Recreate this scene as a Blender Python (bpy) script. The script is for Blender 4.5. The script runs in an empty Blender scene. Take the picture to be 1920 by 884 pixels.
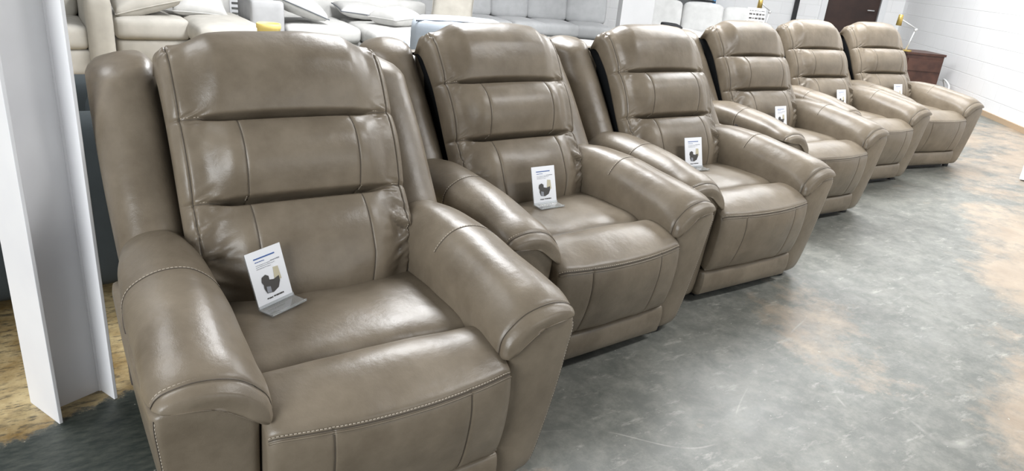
import bpy, bmesh, math, random
from mathutils import Vector, Matrix, noise
SC = bpy.context.scene
COL = SC.collection
PI = math.pi
random.seed(7)

# ------------------------------------------------------------------ camera
cd = bpy.data.cameras.new('camera')
cam = bpy.data.objects.new('camera', cd); COL.objects.link(cam)
Rr = Vector((0.83612275, -0.54140989, 0.08817077))
Ru = Vector((0.13005333, 0.3518114, 0.92699238))
Rf = Vector((0.53290232, 0.76361251, -0.36456967))
M = Matrix.Identity(4)
for i in range(3):
    M[i][0] = Rr[i]; M[i][1] = Ru[i]; M[i][2] = -Rf[i]
M.translation = Vector((-0.57209301, -1.66981736, 1.32512432))
cam.matrix_world = M
cd.sensor_width = 36.0; cd.sensor_fit = 'HORIZONTAL'
cd.lens = 1332.418 / 1920 * 36
cd.clip_start = 0.05; cd.clip_end = 200
SC.camera = cam

# ------------------------------------------------------------------ exposure, world, lights
SC.view_settings.view_transform = 'Standard'
SC.view_settings.look = 'None'
SC.view_settings.gamma = 1.0
SC.view_settings.use_curve_mapping = False
SC.view_settings.exposure = 0.5
w = bpy.data.worlds.new('world'); SC.world = w; w.use_nodes = True
bg = w.node_tree.nodes['Background']
bg.inputs[0].default_value = (0.92, 0.96, 1.0, 1); bg.inputs[1].default_value = 0.13

def area(name, loc, aim, sx, sy, power, col=(1, 1, 1)):
    l = bpy.data.lights.new(name, 'AREA'); l.shape = 'RECTANGLE'
    l.size = sx; l.size_y = sy; l.energy = power; l.color = col
    o = bpy.data.objects.new(name, l); COL.objects.link(o)
    o.location = loc
    o.rotation_euler = (Vector(aim) - Vector(loc)).to_track_quat('-Z', 'Y').to_euler()
    return o
# rows of ceiling strip lights of the warehouse, then broad lights from left and front, sources unseen
for k, (x, y, p) in enumerate([(-1.9, 1.9, 70), (2.3, 3.5, 250), (5.2, 2.3, 165), (8.4, 3.2, 110)]):
    area('ceiling_strip_light', (x, y, 3.6), (x, y, 0), 1.1, 2.8, p, (0.98, 0.99, 1.0))
for k, (x, y, p) in enumerate([(5.6, 9.6, 25), (10.0, 7.8, 45), (2.0, 9.6, 20), (7.0, 12.6, 40)]):
    area('ceiling_strip_light', (x, y, 3.8), (x, y, 0), 2.6, 0.6, p)
for k, (x, y, p) in enumerate([(3.4, -1.6, 90), (7.2, -0.6, 100), (10.0, 1.2, 40)]):
    area('ceiling_strip_light', (x, y, 3.8), (x, y, 0), 2.4, 0.45, p)
area('left_side_light', (-4.6, -3.0, 2.2), (0.4, 0.3, 0.6), 2.6, 2.4, 210, (0.95, 0.98, 1.0))  # broad light from the left, its source out of view
area('front_fill_light', (4.0, -7.5, 2.0), (1.0, 0.5, 0.8), 6.0, 2.4, 95, (0.97, 0.99, 1.0))  # added fill from the front, brightens the column's inside and the chair fronts

# ------------------------------------------------------------------ helpers
def mat(name, col, rough=0.5, spec=0.5, metal=0.0, coat=0.0, trans=0.0, ior=1.45):
    m = bpy.data.materials.new(name); m.use_nodes = True
    b = m.node_tree.nodes['Principled BSDF']
    b.inputs['Base Color'].default_value = (*col, 1)
    b.inputs['Roughness'].default_value = rough
    b.inputs['Specular IOR Level'].default_value = spec
    b.inputs['Metallic'].default_value = metal
    b.inputs['Coat Weight'].default_value = coat
    b.inputs['Transmission Weight'].default_value = trans
    b.inputs['IOR'].default_value = ior
    return m
def N(m, kind, **kw):
    n = m.node_tree.nodes.new(kind)
    for k, v in kw.items():
        if k.startswith('i_'):
            n.inputs[k[2:].replace('_', ' ')].default_value = v
        else:
            setattr(n, k, v)
    return n
def L(m, a, b): m.node_tree.links.new(a, b)
def P(m): return m.node_tree.nodes['Principled BSDF']
def noisy(m, c1, c2, scale=5, detail=4, bump=0.0, bscale=60, lo=.35, hi=.65, coords='Object'):
    tc = N(m, 'ShaderNodeTexCoord')
    n = N(m, 'ShaderNodeTexNoise'); n.inputs['Scale'].default_value = scale; n.inputs['Detail'].default_value = detail
    L(m, tc.outputs[coords], n.inputs['Vector'])
    r = N(m, 'ShaderNodeValToRGB')
    r.color_ramp.elements[0].position = lo; r.color_ramp.elements[1].position = hi
    r.color_ramp.elements[0].color = (*c1, 1); r.color_ramp.elements[1].color = (*c2, 1)
    L(m, n.outputs['Fac'], r.inputs['Fac']); L(m, r.outputs['Color'], P(m).inputs['Base Color'])
    if bump:
        n2 = N(m, 'ShaderNodeTexNoise'); n2.inputs['Scale'].default_value = bscale; n2.inputs['Detail'].default_value = 3
        L(m, tc.outputs[coords], n2.inputs['Vector'])
        bp = N(m, 'ShaderNodeBump'); bp.inputs['Strength'].default_value = bump; bp.inputs['Distance'].default_value = 0.002
        L(m, n2.outputs['Fac'], bp.inputs['Height']); L(m, bp.outputs['Normal'], P(m).inputs['Normal'])
    return m
def link(name, me, m, parent=None, smooth=True):
    o = bpy.data.objects.new(name, me); COL.objects.link(o)
    if m is not None:
        for mm in (m if isinstance(m, (list, tuple)) else [m]): me.materials.append(mm)
    if smooth:
        me.polygons.foreach_set('use_smooth', [True] * len(me.polygons))
    if parent: o.parent = parent
    return o
def tag(o, label=None, cat=None, group=None, kind=None):
    if label: o['label'] = label
    if cat: o['category'] = cat
    if group: o['group'] = group
    if kind: o['kind'] = kind
    return o
def empty(name, loc=(0, 0, 0), rz=0):
    o = bpy.data.objects.new(name, None); COL.objects.link(o)
    o.location = loc; o.rotation_euler = (0, 0, rz); o.empty_display_size = 0.1
    return o
def mesh(verts, faces, name='m'):
    me = bpy.data.meshes.new(name); me.from_pydata([tuple(v) for v in verts], [], faces); me.update()
    return me
def fixn(me):
    bm = bmesh.new(); bm.from_mesh(me); bmesh.ops.recalc_face_normals(bm, faces=bm.faces); bm.to_mesh(me); bm.free(); me.update()
    return me
def lerp(a, b, t): return a + (b - a) * t
def interp(keys, t):
    """smooth interpolation of a list of (t, value...) keys (Catmull-Rom)"""
    n = len(keys)
    if t <= keys[0][0]: return keys[0][1:]
    if t >= keys[-1][0]: return keys[-1][1:]
    for i in range(n - 1):
        if t <= keys[i + 1][0]: break
    k0 = keys[max(i - 1, 0)]; k1 = keys[i]; k2 = keys[i + 1]; k3 = keys[min(i + 2, n - 1)]
    h = k2[0] - k1[0]; u = (t - k1[0]) / h
    out = []
    for j in range(1, len(k1)):
        m1 = (k2[j] - k0[j]) / (k2[0] - k0[0]) * h if k2[0] > k0[0] else 0
        m2 = (k3[j] - k1[j]) / (k3[0] - k1[0]) * h if k3[0] > k1[0] else 0
        out.append((2*u**3-3*u*u+1)*k1[j] + (u**3-2*u*u+u)*m1 + (-2*u**3+3*u*u)*k2[j] + (u**3-u*u)*m2)
    return out
def spline(pts, n, closed=False):
    """Catmull-Rom through pts, n samples"""
    m = len(pts); out = []
    segs = m if closed else m - 1
    for k in range(n):
        t = k / (n if closed else n - 1) * segs
        i = min(int(t), segs - 1); u = t - i
        def g(j): return pts[j % m] if closed else pts[max(0, min(m - 1, j))]
        p0, p1, p2, p3 = g(i-1), g(i), g(i+1), g(i+2)
        out.append(tuple(0.5*((2*p1[c]) + (-p0[c]+p2[c])*u + (2*p0[c]-5*p1[c]+4*p2[c]-p3[c])*u*u + (-p0[c]+3*p1[c]-3*p2[c]+p3[c])*u**3) for c in range(len(p1))))
    return out
def ringloft(rings, caps=True):
    """closed rings -> mesh; ends closed by shrinking rings to their middle"""
    n = len(rings[0]); R = [list(r) for r in rings]
    verts = [v for r in R for v in r]; faces = []
    for a in range(len(R) - 1):
        for i in range(n):
            j = (i + 1) % n
            faces.append((a*n+i, a*n+j, (a+1)*n+j, (a+1)*n+i))
    if caps:
        for a in (0, len(R) - 1):
            c = Vector((0, 0, 0))
            for v in R[a]: c += Vector(v)
            c /= n
            prev = a * n
            for f in (0.6, 0.2):
                base = len(verts)
                for v in R[a]: verts.append(tuple(c + (Vector(v) - c) * f))
                for i in range(n):
                    j = (i + 1) % n
                    faces.append((prev+i, prev+j, base+j, base+i))
                prev = base
            verts.append(tuple(c)); ci = len(verts) - 1
            for i in range(n): faces.append((prev+i, prev+(i+1) % n, ci))
    return verts, faces
def pairloft(fronts, backs):
    """each section: front curve F (n pts) and back curve B (n pts); ends closed by closing F onto B"""
    n = len(fronts[0]); rings = []
    for F, B in zip(fronts, backs): rings.append(list(F) + list(reversed(B)))
    m = 2 * n
    verts = [tuple(v) for r in rings for v in r]; faces = []
    for a in range(len(rings) - 1):
        for i in range(m):
            j = (i + 1) % m
            faces.append((a*m+i, a*m+j, (a+1)*m+j, (a+1)*m+i))
    for a in (0, len(rings) - 1):
        prev = a * m
        for i in range(n - 1):
            faces.append((prev+i, prev+i+1, prev+m-2-i, prev+m-1-i))
    return verts, faces
def tube(path, r, nseg=5):
    vs, fs = [], []
    k = len(path)
    for i, p in enumerate(path):
        p = Vector(p)
        d = (Vector(path[min(i+1, k-1)]) - Vector(path[max(i-1, 0)]))
        if d.length < 1e-9: d = Vector((0, 0, 1))
        d.normalize()
        a = d.orthogonal().normalized(); b = d.cross(a)
        if i and abs(a.dot(pa)) < .98:
            a = (pa - d * pa.dot(d)).normalized(); b = d.cross(a)
        pa = a
        for s in range(nseg):
            t = 2*PI*s/nseg
            vs.append(tuple(p + a*(r*math.cos(t)) + b*(r*math.sin(t))))
    for i in range(k - 1):
        for s in range(nseg):
            s2 = (s+1) % nseg
            fs.append((i*nseg+s, i*nseg+s2, (i+1)*nseg+s2, (i+1)*nseg+s))
    fs.append(tuple(range(nseg))); fs.append(tuple(range((k-1)*nseg, k*nseg)))
    return vs, fs
class MB:
    def __init__(s): s.v = []; s.f = []; s.mi = []
    def add(s, vf, mi=0):
        b = len(s.v); s.v += [tuple(p) for p in vf[0]]; s.f += [tuple(i+b for i in q) for q in vf[1]]; s.mi += [mi]*len(vf[1]); return s
    def box(s, c, d, mi=0, rot=None):
        vs = []
        for z in (-1, 1):
            for y in (-1, 1):
                for x in (-1, 1):
                    p = Vector((x*d[0]/2, y*d[1]/2, z*d[2]/2))
                    if rot: p = rot @ p
                    vs.append(p + Vector(c))
        return s.add((vs, [(0,1,3,2),(4,6,7,5),(0,4,5,1),(2,3,7,6),(0,2,6,4),(1,5,7,3)]), mi)
    def build(s, name, m, parent=None, smooth=True, bevel=0, sharp=False):
        me = mesh(s.v, s.f, name); fixn(me)
        o = link(name, me, m, parent, smooth)
        me.polygons.foreach_set('material_index', s.mi)
        if bevel:
            md = o.modifiers.new('bevel', 'BEVEL'); md.width = bevel; md.segments = 3; md.limit_method = 'ANGLE'
        if smooth and sharp:
            bm = bmesh.new(); bm.from_mesh(me)
            for e in bm.edges:
                if len(e.link_faces) == 2 and e.calc_face_angle() > 0.6: e.smooth = False
            bm.to_mesh(me); bm.free()
        return o
def dashes(path, on=0.0058, off=0.0026, r=0.0011):
    """short stitches along a polyline"""
    mb = MB(); pts = [Vector(p) for p in path]
    L_ = [0]
    for a, b in zip(pts, pts[1:]): L_.append(L_[-1] + (b-a).length)
    def at(s):
        for i in range(len(pts)-1):
            if s <= L_[i+1]:
                return pts[i].lerp(pts[i+1], (s-L_[i])/max(1e-9, L_[i+1]-L_[i]))
        return pts[-1]
    s = 0
    while s + on < L_[-1]:
        mb.add(tube([at(s), at(s+on/2), at(s+on)], r, 4)); s += on + off
    return mb

# ------------------------------------------------------------------ materials
def leather(name, hue=(1, 1, 1)):
    m = mat(name, (.2, .17, .13), 0.36, 0.5)
    c1 = [a*b for a, b in zip((0.142, 0.114, 0.081), hue)]; c2 = [a*b for a, b in zip((0.209, 0.172, 0.126), hue)]
    tc = N(m, 'ShaderNodeTexCoord')
    n = N(m, 'ShaderNodeTexNoise'); n.inputs['Scale'].default_value = 7; n.inputs['Detail'].default_value = 6; n.inputs['Roughness'].default_value = .62
    L(m, tc.outputs['Object'], n.inputs['Vector'])
    r = N(m, 'ShaderNodeValToRGB'); r.color_ramp.elements[0].position = .33; r.color_ramp.elements[1].position = .68
    r.color_ramp.elements[0].color = (*c1, 1); r.color_ramp.elements[1].color = (*c2, 1)
    L(m, n.outputs['Fac'], r.inputs['Fac']); L(m, r.outputs['Color'], P(m).inputs['Base Color'])
    v = N(m, 'ShaderNodeTexVoronoi'); v.inputs['Scale'].default_value = 420; L(m, tc.outputs['Object'], v.inputs['Vector'])
    n2 = N(m, 'ShaderNodeTexNoise'); n2.inputs['Scale'].default_value = 22; n2.inputs['Detail'].default_value = 5
    L(m, tc.outputs['Object'], n2.inputs['Vector'])
    b1 = N(m, 'ShaderNodeBump'); b1.inputs['Strength'].default_value = .16; b1.inputs['Distance'].default_value = .0006
    b2 = N(m, 'ShaderNodeBump'); b2.inputs['Strength'].default_value = .30; b2.inputs['Distance'].default_value = .006
    L(m, n2.outputs['Fac'], b2.inputs['Height']); L(m, v.outputs['Distance'], b1.inputs['Height'])
    L(m, b2.outputs['Normal'], b1.inputs['Normal']); L(m, b1.outputs['Normal'], P(m).inputs['Normal'])
    rr = N(m, 'ShaderNodeMapRange'); rr.inputs['To Min'].default_value = .30; rr.inputs['To Max'].default_value = .43
    L(m, n.outputs['Fac'], rr.inputs['Value']); L(m, rr.outputs['Result'], P(m).inputs['Roughness'])
    return m
LEA = leather('taupe_leather')
SEAM = mat('dark_seam', (.085, .070, .054), .7)  # darker leather for the line along each seam
THREAD = mat('beige_thread', (.48, .42, .34), .6)
GAPBLK = mat('near_black_filler', (.012, .013, .014), .9, .1)  # near-black filler for the gap beside the back cushion
BLACK = mat('black_metal', (.012, .012, .013), .5)
CARD = mat('white_card', (.86, .87, .90), .45)
INKB = mat('blue_ink', (.05, .12, .35), .5)
INKG = mat('grey_ink', (.28, .29, .32), .5)
INKD = mat('dark_ink', (.07, .065, .06), .5)
INKT = mat('tan_ink', (.55, .50, .36), .5)
ACR = mat('clear_acrylic', (.93, .95, .95), .05, .5, trans=.85)
def fabric(name, c, c2=None, rough=.9):
    c2 = c2 or tuple(min(1, x*1.08) for x in c)
    return noisy(mat(name, c, rough, .25), tuple(x*.96 for x in c), c2, 9, 5, .25, 350)
CREAM = fabric('cream_fabric', (.44, .42, .38))
TAN = fabric('oatmeal_fabric', (.35, .33, .29))
OFFW = fabric('off_white_fabric', (.47, .465, .45))
LGREY = fabric('pale_grey_fabric', (.38, .38, .385))
MGREY = fabric('light_grey_fabric', (.40, .405, .41))
BLUEG = fabric('blue_grey_fabric', (.36, .40, .45))
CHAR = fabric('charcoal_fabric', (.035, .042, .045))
PIPE = mat('grey_piping', (.10, .11, .13), .8)
PAINT = noisy(mat('white_paint', (.75, .76, .80), .38), (.80, .80, .82), (.87, .87, .88), 3, 4, .15, 30)
GOLD = mat('brass', (.62, .45, .14), .3, metal=.85)
NICKEL = mat('pale_metal', (.62, .62, .62), .35, metal=.3)
YEL = mat('yellow_plastic', (.80, .62, .20), .45)
DWOOD = noisy(mat('dark_brown_wood', (.06, .028, .02), .4), (.050, .022, .016), (.085, .038, .026), 8)
DOORW = noisy(mat('dark_door_wood', (.035, .018, .014), .5), (.028, .014, .011), (.045, .022, .016), 5)
WHITE = mat('white_lacquer', (.78, .79, .80), .4)
PIERM = noisy(mat('pier_paint', (.5, .5, .5), .55), (.43, .43, .435), (.46, .46, .465), 3)
BLUE = mat('blue_paint', (.12, .33, .60), .4)

# ------------------------------------------------------------------ setting
def floor_mat():
    m = mat('worn_concrete', (.3, .3, .3), .4)
    tc = N(m, 'ShaderNodeTexCoord'); O = tc.outputs['Object']
    def ns(scale, detail=5, rough=.6, vec=None, dist=0):
        n = N(m, 'ShaderNodeTexNoise'); n.inputs['Scale'].default_value = scale; n.inputs['Detail'].default_value = detail
        n.inputs['Roughness'].default_value = rough; n.inputs['Distortion'].default_value = dist
        L(m, vec or O, n.inputs['Vector']); return n.outputs['Fac']
    def ramp(src, a, b, ca, cb):
        r = N(m, 'ShaderNodeValToRGB'); r.color_ramp.elements[0].position = a; r.color_ramp.elements[1].position = b
        r.color_ramp.elements[0].color = (*ca, 1); r.color_ramp.elements[1].color = (*cb, 1); L(m, src, r.inputs['Fac']); return r.outputs['Color']
    def mix(f, a, b):
        x = N(m, 'ShaderNodeMix'); x.data_type = 'RGBA'
        L(m, f, x.inputs[0]); L(m, a, x.inputs[6]); L(m, b, x.inputs[7]); return x.outputs[2]
    def math_(op, a, b=None, clamp=False):
        x = N(m, 'ShaderNodeMath'); x.operation = op; x.use_clamp = clamp
        for k, v in enumerate((a, b)):
            if v is None: continue
            if isinstance(v, (int, float)): x.inputs[k].default_value = v
            else: L(m, v, x.inputs[k])
        return x.outputs[0]
    sep = N(m, 'ShaderNodeSeparateXYZ'); L(m, O, sep.inputs[0]); X, Y = sep.outputs[0], sep.outputs[1]
    base = ramp(ns(1.1, 8, .65), .3, .7, (.085, .090, .079), (.165, .168, .152))
    sp1 = ramp(ns(11, 9, .78), .42, .66, (0, 0, 0), (.55, .55, .55))
    cc = N(m, 'ShaderNodeRGB'); cc.outputs[0].default_value = (.30, .295, .26, 1)
    base = mix(sp1, base, cc.outputs[0])
    sp2 = ramp(ns(6.5, 9, .75, dist=.5), .52, .68, (0, 0, 0), (.6, .6, .6))
    cd_ = N(m, 'ShaderNodeRGB'); cd_.outputs[0].default_value = (.075, .085, .075, 1)
    base = mix(sp2, base, cd_.outputs[0])
    # pale scuffs
    mp = N(m, 'ShaderNodeMapping'); mp.inputs['Scale'].default_value = (3, 9, 1); mp.inputs['Rotation'].default_value = (0, 0, .5); L(m, O, mp.inputs[0])
    f = ramp(ns(2.2, 10, .75, mp.outputs[0]), .56, .70, (0, 0, 0), (.55, .55, .55))
    c = N(m, 'ShaderNodeRGB'); c.outputs[0].default_value = (.50, .48, .43, 1)
    base = mix(f, base, c.outputs[0])
    # brown worn patches
    pm = ns(.75, 7, .62, dist=.4)
    # favour the strip in front of the row at the right
    edge = math_('SUBTRACT', math_('MULTIPLY', X, .55), Y)          # grows away from the row
    edge = math_('MULTIPLY', math_('SUBTRACT', edge, 1.9), .55, True)
    edge = math_('MINIMUM', edge, .15)
    far = math_('MULTIPLY', math_('SUBTRACT', X, 3.2), .03, True); far = math_('MINIMUM', far, .0)
    s = math_('ADD', pm, math_('ADD', edge, far))
    f2 = ramp(math_('ADD', s, math_('MULTIPLY', math_('SUBTRACT', ns(8, 9, .78), .5), .42)), .60, .72, (0, 0, 0), (.8, .8, .8))
    c2 = ramp(ns(5, 6), .35, .65, (.30, .225, .155), (.42, .335, .25))
    base = mix(f2, base, c2)
    # bare ochre slab under and behind the steel column
    wob = math_('MULTIPLY', math_('SUBTRACT', ns(6, 9, .8), .5), .26)
    yy = math_('ADD', math_('SUBTRACT', Y, math_('MULTIPLY', X, .42)), wob)
    f3 = math_('MULTIPLY', math_('SUBTRACT', yy, .615), 40, True)
    lft = math_('MULTIPLY', math_('SUBTRACT', .75, X), 8, True)
    f3 = math_('MULTIPLY', f3, lft)
    c3 = ramp(ns(3.5, 9, .7), .36, .62, (.17, .095, .018), (.50, .40, .22))
    dirt = ramp(ns(6, 9, .75, mp.outputs[0]), .50, .62, (0, 0, 0), (.85, .85, .85))
    c4 = N(m, 'ShaderNodeRGB'); c4.outputs[0].default_value = (.05, .045, .035, 1)
    c3 = mix(dirt, c3, c4.outputs[0])
    base = mix(f3, base, c3)
    # dark green grey paint left of the first chair
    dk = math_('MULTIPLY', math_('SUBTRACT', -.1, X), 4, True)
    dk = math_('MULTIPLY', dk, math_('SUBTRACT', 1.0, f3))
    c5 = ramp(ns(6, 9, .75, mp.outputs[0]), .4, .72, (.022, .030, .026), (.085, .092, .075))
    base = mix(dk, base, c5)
    # thin scratches
    rd = math_('ABSOLUTE', math_('SUBTRACT', ns(.55, 2, .4, dist=.3), .5))
    f6 = math_('MULTIPLY', math_('SUBTRACT', 1.0, math_('MULTIPLY', rd, 700), True), ramp(ns(3, 3), .50, .62, (0, 0, 0), (.5, .5, .5)))
    f6 = math_('MULTIPLY', f6, math_('MULTIPLY', X, 2.0, True))
    base = mix(f6, base, c.outputs[0])
    sp = ramp(ns(48, 2, .5), .735, .76, (0, 0, 0), (.7, .7, .7))
    base = mix(sp, base, c.outputs[0])
    L(m, base, P(m).inputs['Base Color'])
    rg = ramp(ns(2.5, 7, .7), .3, .7, (.30,)*3, (.50,)*3)
    L(m, rg, P(m).inputs['Roughness'])
    bp = N(m, 'ShaderNodeBump'); bp.inputs['Strength'].default_value = .25; bp.inputs['Distance'].default_value = .004
    L(m, ns(14, 9, .7), bp.inputs['Height']); L(m, bp.outputs['Normal'], P(m).inputs['Normal'])
    return m
b = MB(); b.box((4, 7, -.05), (34, 30, .1)); fl = b.build('floor', floor_mat(), smooth=False); tag(fl, kind='structure')

def block_mat():
    m = mat('white_painted_block', (.8, .8, .8), .6)
    tc = N(m, 'ShaderNodeTexCoord')
    mp = N(m, 'ShaderNodeMapping'); mp.inputs['Rotation'].default_value = (PI/2, 0, 0); L(m, tc.outputs['Object'], mp.inputs[0])
    br = N(m, 'ShaderNodeTexBrick'); br.inputs['Scale'].default_value = 1; br.inputs['Brick Width'].default_value = .40; br.inputs['Row Height'].default_value = .2
    br.inputs['Mortar Size'].default_value = .006; br.inputs['Mortar Smooth'].default_value = .6
    br.inputs['Color1'].default_value = (.82, .82, .825, 1); br.inputs['Color2'].default_value = (.84, .84, .845, 1); br.inputs['Mortar'].default_value = (.775, .775, .78, 1)
    L(m, mp.outputs[0], br.inputs['Vector']); L(m, br.outputs['Color'], P(m).inputs['Base Color'])
    bp = N(m, 'ShaderNodeBump'); bp.inputs['Strength'].default_value = .5; bp.inputs['Distance'].default_value = .004; bp.invert = True
    L(m, br.outputs['Fac'], bp.inputs['Height']); L(m, bp.outputs['Normal'], P(m).inputs['Normal'])
    return m
BLK = block_mat()
corner = Vector((12.08, 5.39)); dR = Vector((-.69, -.725)).normalized(); dB = Vector((-.725, .69)).normalized()
def wall(name, start, d, length, h=4.2, th=.2, side=1):
    o = MB().box((length/2, side*th/2, h/2), (length, th, h)).build(name, BLK, smooth=False)
    o.location = (start.x, start.y, 0); o.rotation_euler = (0, 0, math.atan2(d.y, d.x)); tag(o, kind='structure'); return o
# right wall runs from the corner towards the viewer; back wall runs to the left
wall('wall_right', corner, dR, 9.5, side=1)
# back wall in three pieces around the doorway
aB = math.atan2(dB.y, dB.x)
o = MB()
o.box((.185, -.1, 2.1), (.37, .2, 4.2)); o.box((.815, -.1, 3.15), (.89, .2, 2.1)); o.box((1.26+9.5, -.1, 2.1), (19, .2, 4.2))
bw = o.build('wall_back', BLK, smooth=False); bw.location = (corner.x, corner.y, 0); bw.rotation_euler = (0, 0, aB); tag(bw, kind='structure')
o = MB().box((.815, -.06, 1.04), (.86, .05, 2.07)).build('door_1', DOORW, smooth=False)
o.location = bw.location; o.rotation_euler = bw.rotation_euler; tag(o, kind='structure')
h = MB().add(tube([(.47, -.02, 1.0), (.47, .04, 1.0), (.58, .04, 1.0)], .01, 8)).build('door_handle', NICKEL, o)
o = MB()
for x in (.33, 1.30): o.box((x, .012, 1.07), (.10, .03, 2.14))
o.box((.815, .012, 2.17), (1.07, .03, .1))
o = o.build('trim_1', WHITE, smooth=False); o.location = bw.location; o.rotation_euler = bw.rotation_euler; tag(o, kind='structure')
o = MB().box((1.76, .035, 1.5), (.075, .05, 3.0)).build('trim_2', BLACK, smooth=False)
o.location = bw.location; o.rotation_euler = bw.rotation_euler; tag(o, kind='structure')
# tan wear strip at the foot of the right wall
o = MB().box((4.75, -.012, .03), (9.4, .02, .06)).build('baseboard_right', mat('tan_base', (.45, .33, .22), .6), smooth=False)
o.location = (corner.x, corner.y, 0); o.rotation_euler = (0, 0, math.atan2(dR.y, dR.x)); tag(o, kind='structure')

# steel column of the building, rising beside the first recliner
def Hcol():
    # plan: two flanges joined by a web, open channel towards the viewer
    a = math.radians(24)
    mb = MB()
    mb.box((-.0775, .075, 1.9), (.010, .16, 3.8)); mb.box((.0775, .075, 1.9), (.010, .16, 3.8)); mb.box((0, .075, 1.9), (.146, .008, 3.8))
    for x in (-1, 1):
        mb.add(tube([(x*.0725, .071, .0), (x*.0725, .071, 3.8)], .006, 6))
    o = mb.build('column', PAINT, smooth=False, bevel=.0015)
    o.location = (-.566, .383, 0); o.rotation_euler = (0, 0, a)
    return o
c = Hcol(); tag(c, kind='structure')

# ------------------------------------------------------------------ the recliner
# local axes: x to the viewer's right, -y forward; helper takes u = forward distance
def V3(x, u, z): return (x, -u, z)
def sgn(a): return -1 if a < 0 else 1
BASE = [(0, -.035, .42), (.19, -.085, .55), (.36, -.150, .675), (.62, -.252, .868), (.80, -.330, .968), (.90, -.366, 1.004), (.955, -.394, 1.017), (1.0, -.428, 1.016)]
ZC, ZB = .36, .62
def cushion_profile(n=170):
    """parameter list, dense around the two pleats"""
    ts = []
    raw = [i/(n-1) for i in range(n)]
    dens = lambda t: 1 + 8*math.exp(-((t-ZC)/.022)**4) + 8*math.exp(-((t-ZB)/.022)**4) + 1.5*(t > .9)
    acc = [0]
    K = 2000
    for i in range(K): acc.append(acc[-1] + dens((i+.5)/K))
    j = 0
    for r in raw:
        tgt = r*acc[-1]
        while j < K and acc[j+1] < tgt: j += 1
        ts.append(min(1, (j + (tgt-acc[j])/max(1e-9, acc[min(j+1, K)]-acc[j]))/K))
    return ts
TS = cushion_profile()
def cush_front(x, t, hw):
    s = x/hw; a = abs(s)
    u, z = interp(BASE, t); u2, z2 = interp(BASE, min(1, t+.004)); u1, z1 = interp(BASE, max(0, t-.004))
    tu, tz = u2-u1, z2-z1; l = math.hypot(tu, tz) or 1; tu /= l; tz /= l
    nu, nz = tz, -tu                     # outward (forward/up)
    m = 1 - max(0, min(1, (a-.56)/.26)); m = m*m*(3-2*m)           # 1 in the middle, 0 at sides
    # bolster bulge
    if t < ZC: q = t/ZC; amp = .048
    elif t < ZB: q = (t-ZC)/(ZB-ZC); amp = .052
    else: q = min(1, (t-ZB)/(1.06-ZB)); amp = .050
    if t < ZC: prof = (1-abs(2*q-1)**2.6) if q > .5 else 1-abs(2*q-1)**3*.5
    elif t < ZB: prof = 1-abs(2*q-1)**2.2
    else: prof = 1-abs(2*q-1)**2.4 if q < .5 else 1-((2*q-1)**2)*.8
    d = amp*prof*(.36+.64*m) + .030*(1-a**2.4)*(1-.5*max(0, (t-.8)/.2)) - .006
    # pleats: deep pocket in the middle, shallow seam at the sides
    dx = 0; sl = 0
    for zc in (ZC, ZB):
        dt = t-zc
        d -= .005*math.exp(-(dt/.008)**2) + .050*m*math.exp(-(dt/(.006+.008*m))**4)
        # the upper bolster hangs over the lower one
        if dt > 0: sl -= .012*m*math.exp(-(dt/.030)**2)
        else: sl -= .003*m*math.exp(-(dt/.02)**2)
        # gathers running out of each pocket end
        e = math.exp(-((a-.80)/.10)**2)*math.exp(-(dt/.055)**2)
        d += .0060*e*noise.noise(Vector((a*9+dt*22*(1 if dt>0 else -1), dt*70+a*10, s*2+zc*9)))*1.6
    # diagonal folds at the low corners of the lumbar bolster
    e = math.exp(-((a-.86)/.16)**2)*math.exp(-((t-.19)/.11)**2)
    d += .014*e*noise.noise(Vector((t*44+a*9*sgn(t-.2), a*5+s*3, 5.5)))*1.7
    # gathers at the head corners
    e = math.exp(-((a-.93)/.06)**2)*math.exp(-((t-.95)/.06)**2)
    d += .004*e*math.sin(110*t + 30*a)
    # vertical seams
    if t < ZB-.01:
        d -= .0035*math.exp(-((a-.49)/.011)**2)
    if a > .90: d -= .004*math.exp(-((a-.915)/.010)**2)
    # broad unevenness of stuffed leather
    d += .0040*noise.noise(Vector((x*7, t*8, 3.1)))
    # rounded edges
    k = max(0, (a-.88)/.12); d -= (.034-.018*max(0, (t-.8)/.2))*(1-math.sqrt(max(0, 1-k*k)))
    # crown drops at the corners, outline narrows at the bottom
    z += .007*(1-a**2.4)*max(0, (t-.55)/.45)
    z -= .012*max(0, t-.82)/.18*max(0, (a-.80)/.20)**2
    wsc = 1 - .10*max(0, (.14-t)/.14)
    return ((x)*wsc, u + nu*d + tu*sl, z + nz*d + tz*sl)
def cush_back(x, t, hw):
    a = abs(x/hw)
    u, z = interp(BASE, t)
    k = max(0, (a-.88)/.12)
    th = .052 + .085*(1-a**5) - .01*(1-math.sqrt(max(0, 1-k*k)))
    if t > .8: th *= 1 - .35*((t-.8)/.2)**2
    z2 = z - .06*t + .012*(1-a*a)*t - .016*max(0, t-.82)/.18*max(0, (a-.80)/.20)**2
    return (x*(1 - .10*max(0, (.14-t)/.14)), u - th, z2)
HW = .307
def xs_cushion():
    xs = [i/44 for i in range(-44, 45)]
    out = []
    for v in xs: out.append(HW*math.sin(v*PI/2)**1 if False else HW*(v*(1.28-.28*v*v)) )
    # extra columns at the stitched seams
    for s in (.49, .915):
        for e in (-.014, -.007, 0, .007, .014):
            out += [HW*(s+e), -HW*(s+e)]
    return sorted(set(round(v, 5) for v in out))
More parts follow.
